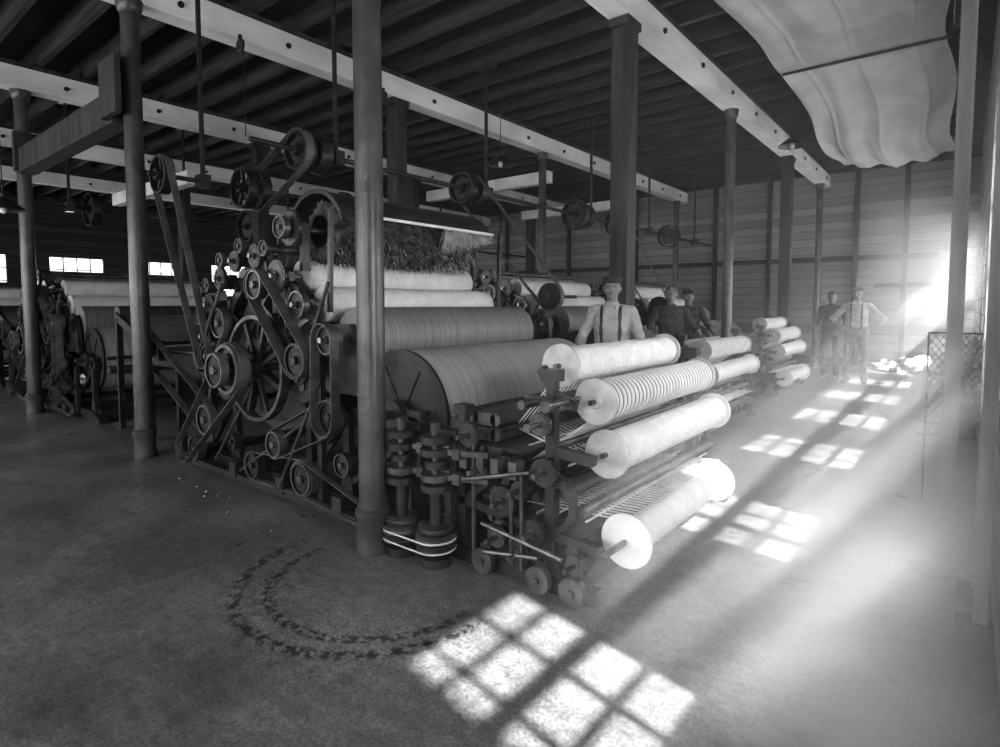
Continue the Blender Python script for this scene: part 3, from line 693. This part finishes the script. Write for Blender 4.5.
    for p_,t_ in zip(me2.polygons,tagi.tolist()):
        if t_<2: cm[list(p_.vertices)]=True
    co_=np.zeros(nv*3); me2.vertices.foreach_get('co',co_); no_=np.zeros(nv*3); me2.vertex_normals.foreach_get('vector',no_)
    co_=co_.reshape(-1,3); no_=no_.reshape(-1,3); NZ=mathutils.noise.noise
    for k_ in np.nonzero(cm)[0]:
        x_,y_,z_=co_[k_]; co_[k_]+=no_[k_]*(NZ(Vector((x_*9,y_*9,z_*16)))*.012+NZ(Vector((x_*22+5,y_*22,z_*40)))*.006)
    me2.vertices.foreach_set('co',co_.ravel()); me2.update()
    me2.name='mill_worker'; o=bpy.data.objects.new('mill_worker',me2); COL.objects.link(o)
    o.location=(loc[0],loc[1],0); s=H/1.74; o.scale=(s,s,s); o.rotation_euler=(0,0,face)
    return o
def facing(x,y,tx,ty): return math.atan2(ty-y,tx-x)-math.pi/2
HIPS={1:((.40,-.06,1.16),(.215,.06,1.0),(-.5,.7,-.3)),-1:((-.40,-.06,1.16),(-.215,.06,1.0),(.5,.7,-.3))}
REST={1:((.29,.04,1.14),(.29,.22,.96),(0,1,-.1)),-1:((-.27,.06,1.14),(-.20,.28,1.0),(.1,1,-.2))}
REACH={1:((.27,.20,1.22),(.22,.46,1.16),(0,1,0)),-1:((-.30,.12,1.18),(-.38,.36,1.06),(-.2,1,-.1))}
HANG={1:((.25,-.02,1.13),(.26,.06,.88),(0,.15,-1)),-1:((-.25,-.02,1.13),(-.26,.06,.88),(0,.15,-1))}
person((-2.56,4.87),facing(-2.56,4.87,-.9,0),REST,.03,1.72,'shirtL','trouM',True,.4,.1,None,True)
person((-3.02,7.35),facing(-3.07,7.4,-1,3),REACH,.12,1.70,'shirtD','trouD',False,.2)
person((-3.22,8.5),facing(-3.18,8.9,-1,3),REACH,.2,1.68,'shirtD','trouD',True,.2,.3)
person((-2.05,13.0),facing(-2.14,13,-1,3),HANG,.0,1.72,'shirtD','trouD',False,.1)
person((-1.55,12.45),facing(-1.55,12.45,-1.6,3),HIPS,.0,1.78,'shirtL','trouM',True,.25,-.1,{-1:(-.03,.02),1:(.03,.05)},True)
# ---------------------------------------------------------------- light
w=bpy.data.worlds.new('World'); S.world=w; w.use_nodes=True
w.node_tree.nodes['Background'].inputs[0].default_value=(.9,.9,.9,1); w.node_tree.nodes['Background'].inputs[1].default_value=2.2
sd=bpy.data.lights.new('sun','SUN'); sd.energy=25; sd.angle=.026
so=bpy.data.objects.new('sun',sd); COL.objects.link(so); so.location=(6,0,8)
so.rotation_euler=Vector((-1.,.2,-1.15)).to_track_quat('-Z','Y').to_euler()
def area(name,loc,d,sx,sy,e):
    l=bpy.data.lights.new(name,'AREA'); l.shape='RECTANGLE'; l.size=sx; l.size_y=sy; l.energy=e
    o=bpy.data.objects.new(name,l); COL.objects.link(o); o.location=loc; o.rotation_euler=Vector(d).to_track_quat('-Z','Z').to_euler(); return o
for c in WC: area('window_daylight',(XR+.2,c,1.65),(-1,0,.12),.9,1.25,62)
for a,c in FILLW: area('window_daylight',((a+c)/2,-3.75,1.95),(0,1,-.1),1.8,1.9,120)  # fill lights added at the unseen front windows, brightening near machine sides
for a,c in LW: area('window_daylight',(XL-.15,(a+c)/2,2.1),(1,0,0),1.3,1.4,34)
# dusty air drifting in the window aisle
vm=bpy.data.materials.new('dusty_air_thin'); vm.use_nodes=True; nt=vm.node_tree; nt.nodes.clear()
o_=nt.nodes.new('ShaderNodeOutputMaterial'); v_=nt.nodes.new('ShaderNodeVolumeScatter'); v_.inputs['Density'].default_value=.010
nt.links.new(v_.outputs[0],o_.inputs['Volume']); M['air']=vm
b=B(); b.box((-1.0,8.3,1.9),(2.26,15.1,3.78),'air'); b.obj('dusty_air')
def smoke(name,blobs,nscale=2.2):
    vm=bpy.data.materials.new(name); vm.use_nodes=True; nt=vm.node_tree; nt.nodes.clear(); N=nt.nodes; L=nt.links
    o=N.new('ShaderNodeOutputMaterial'); v=N.new('ShaderNodeVolumeScatter'); v.inputs['Anisotropy'].default_value=-.35; L.new(v.outputs[0],o.inputs['Volume'])
    tc=N.new('ShaderNodeTexCoord'); tot=None
    for c,r,A in blobs:
        s=N.new('ShaderNodeVectorMath'); s.operation='SUBTRACT'; s.inputs[1].default_value=c; L.new(tc.outputs['Object'],s.inputs[0])
        d=N.new('ShaderNodeVectorMath'); d.operation='DIVIDE'; d.inputs[1].default_value=r; L.new(s.outputs[0],d.inputs[0])
        q=N.new('ShaderNodeVectorMath'); q.operation='DOT_PRODUCT'; L.new(d.outputs[0],q.inputs[0]); L.new(d.outputs[0],q.inputs[1])
        m=N.new('ShaderNodeMath'); m.operation='SUBTRACT'; m.inputs[0].default_value=1.; m.use_clamp=True; L.new(q.outputs['Value'],m.inputs[1])
        p=N.new('ShaderNodeMath'); p.operation='POWER'; p.inputs[1].default_value=1.5; L.new(m.outputs[0],p.inputs[0])
        a=N.new('ShaderNodeMath'); a.operation='MULTIPLY'; a.inputs[1].default_value=A; L.new(p.outputs[0],a.inputs[0])
        if tot is None: tot=a.outputs[0]
        else:
            t=N.new('ShaderNodeMath'); t.operation='ADD'; L.new(tot,t.inputs[0]); L.new(a.outputs[0],t.inputs[1]); tot=t.outputs[0]
    mp=N.new('ShaderNodeMapping'); mp.inputs['Rotation'].default_value=(0,.85,0); mp.inputs['Scale'].default_value=(.6,1.2,1.6); L.new(tc.outputs['Object'],mp.inputs[0])
    n=N.new('ShaderNodeTexNoise'); n.inputs['Scale'].default_value=nscale; n.inputs['Detail'].default_value=2; L.new(mp.outputs[0],n.inputs['Vector'])
    r=N.new('ShaderNodeMapRange'); r.inputs['From Min'].default_value=.35; r.inputs['From Max'].default_value=.65; r.inputs['To Min'].default_value=.35; r.inputs['To Max'].default_value=1.5; L.new(n.outputs[0],r.inputs['Value'])
    f=N.new('ShaderNodeMath'); f.operation='MULTIPLY'; L.new(tot,f.inputs[0]); L.new(r.outputs[0],f.inputs[1]); L.new(f.outputs[0],v.inputs['Density'])
    return vm
M['sm1']=smoke('drifting_dust_near',[((-.42,2.9,.6),(.78,2.4,1.0),.27),((-.15,2.3,.35),(.45,1.4,.85),.62)])
M['sm2']=smoke('drifting_dust_window',[((-.36,7.2,1.6),(.62,2.6,1.05),.30),((-.1,7.0,1.9),(.3,1.6,.6),.25)])
b=B(); b.box((-.555,2.98,.81),(1.39,4.05,1.6),'sm1'); b.obj('dust_cloud')
b=B(); b.box((-.36,7.4,1.75),(1.0,4.7,1.9),'sm2'); b.obj('dust_cloud')
# ---------------------------------------------------------------- camera
cd=bpy.data.cameras.new('camera'); co=bpy.data.objects.new('camera',cd); COL.objects.link(co)
cd.sensor_width=36; cd.lens=20.88; cd.shift_y=-.0335; cd.clip_start=.02
co.location=(0,0,1.45); co.rotation_euler=(math.radians(90-3.45),0,math.radians(38.7)); S.camera=co
S.view_settings.view_transform='Standard'; S.view_settings.exposure=.1
try: S.view_settings.look='Medium High Contrast'
except Exception as ex: print('look',ex)
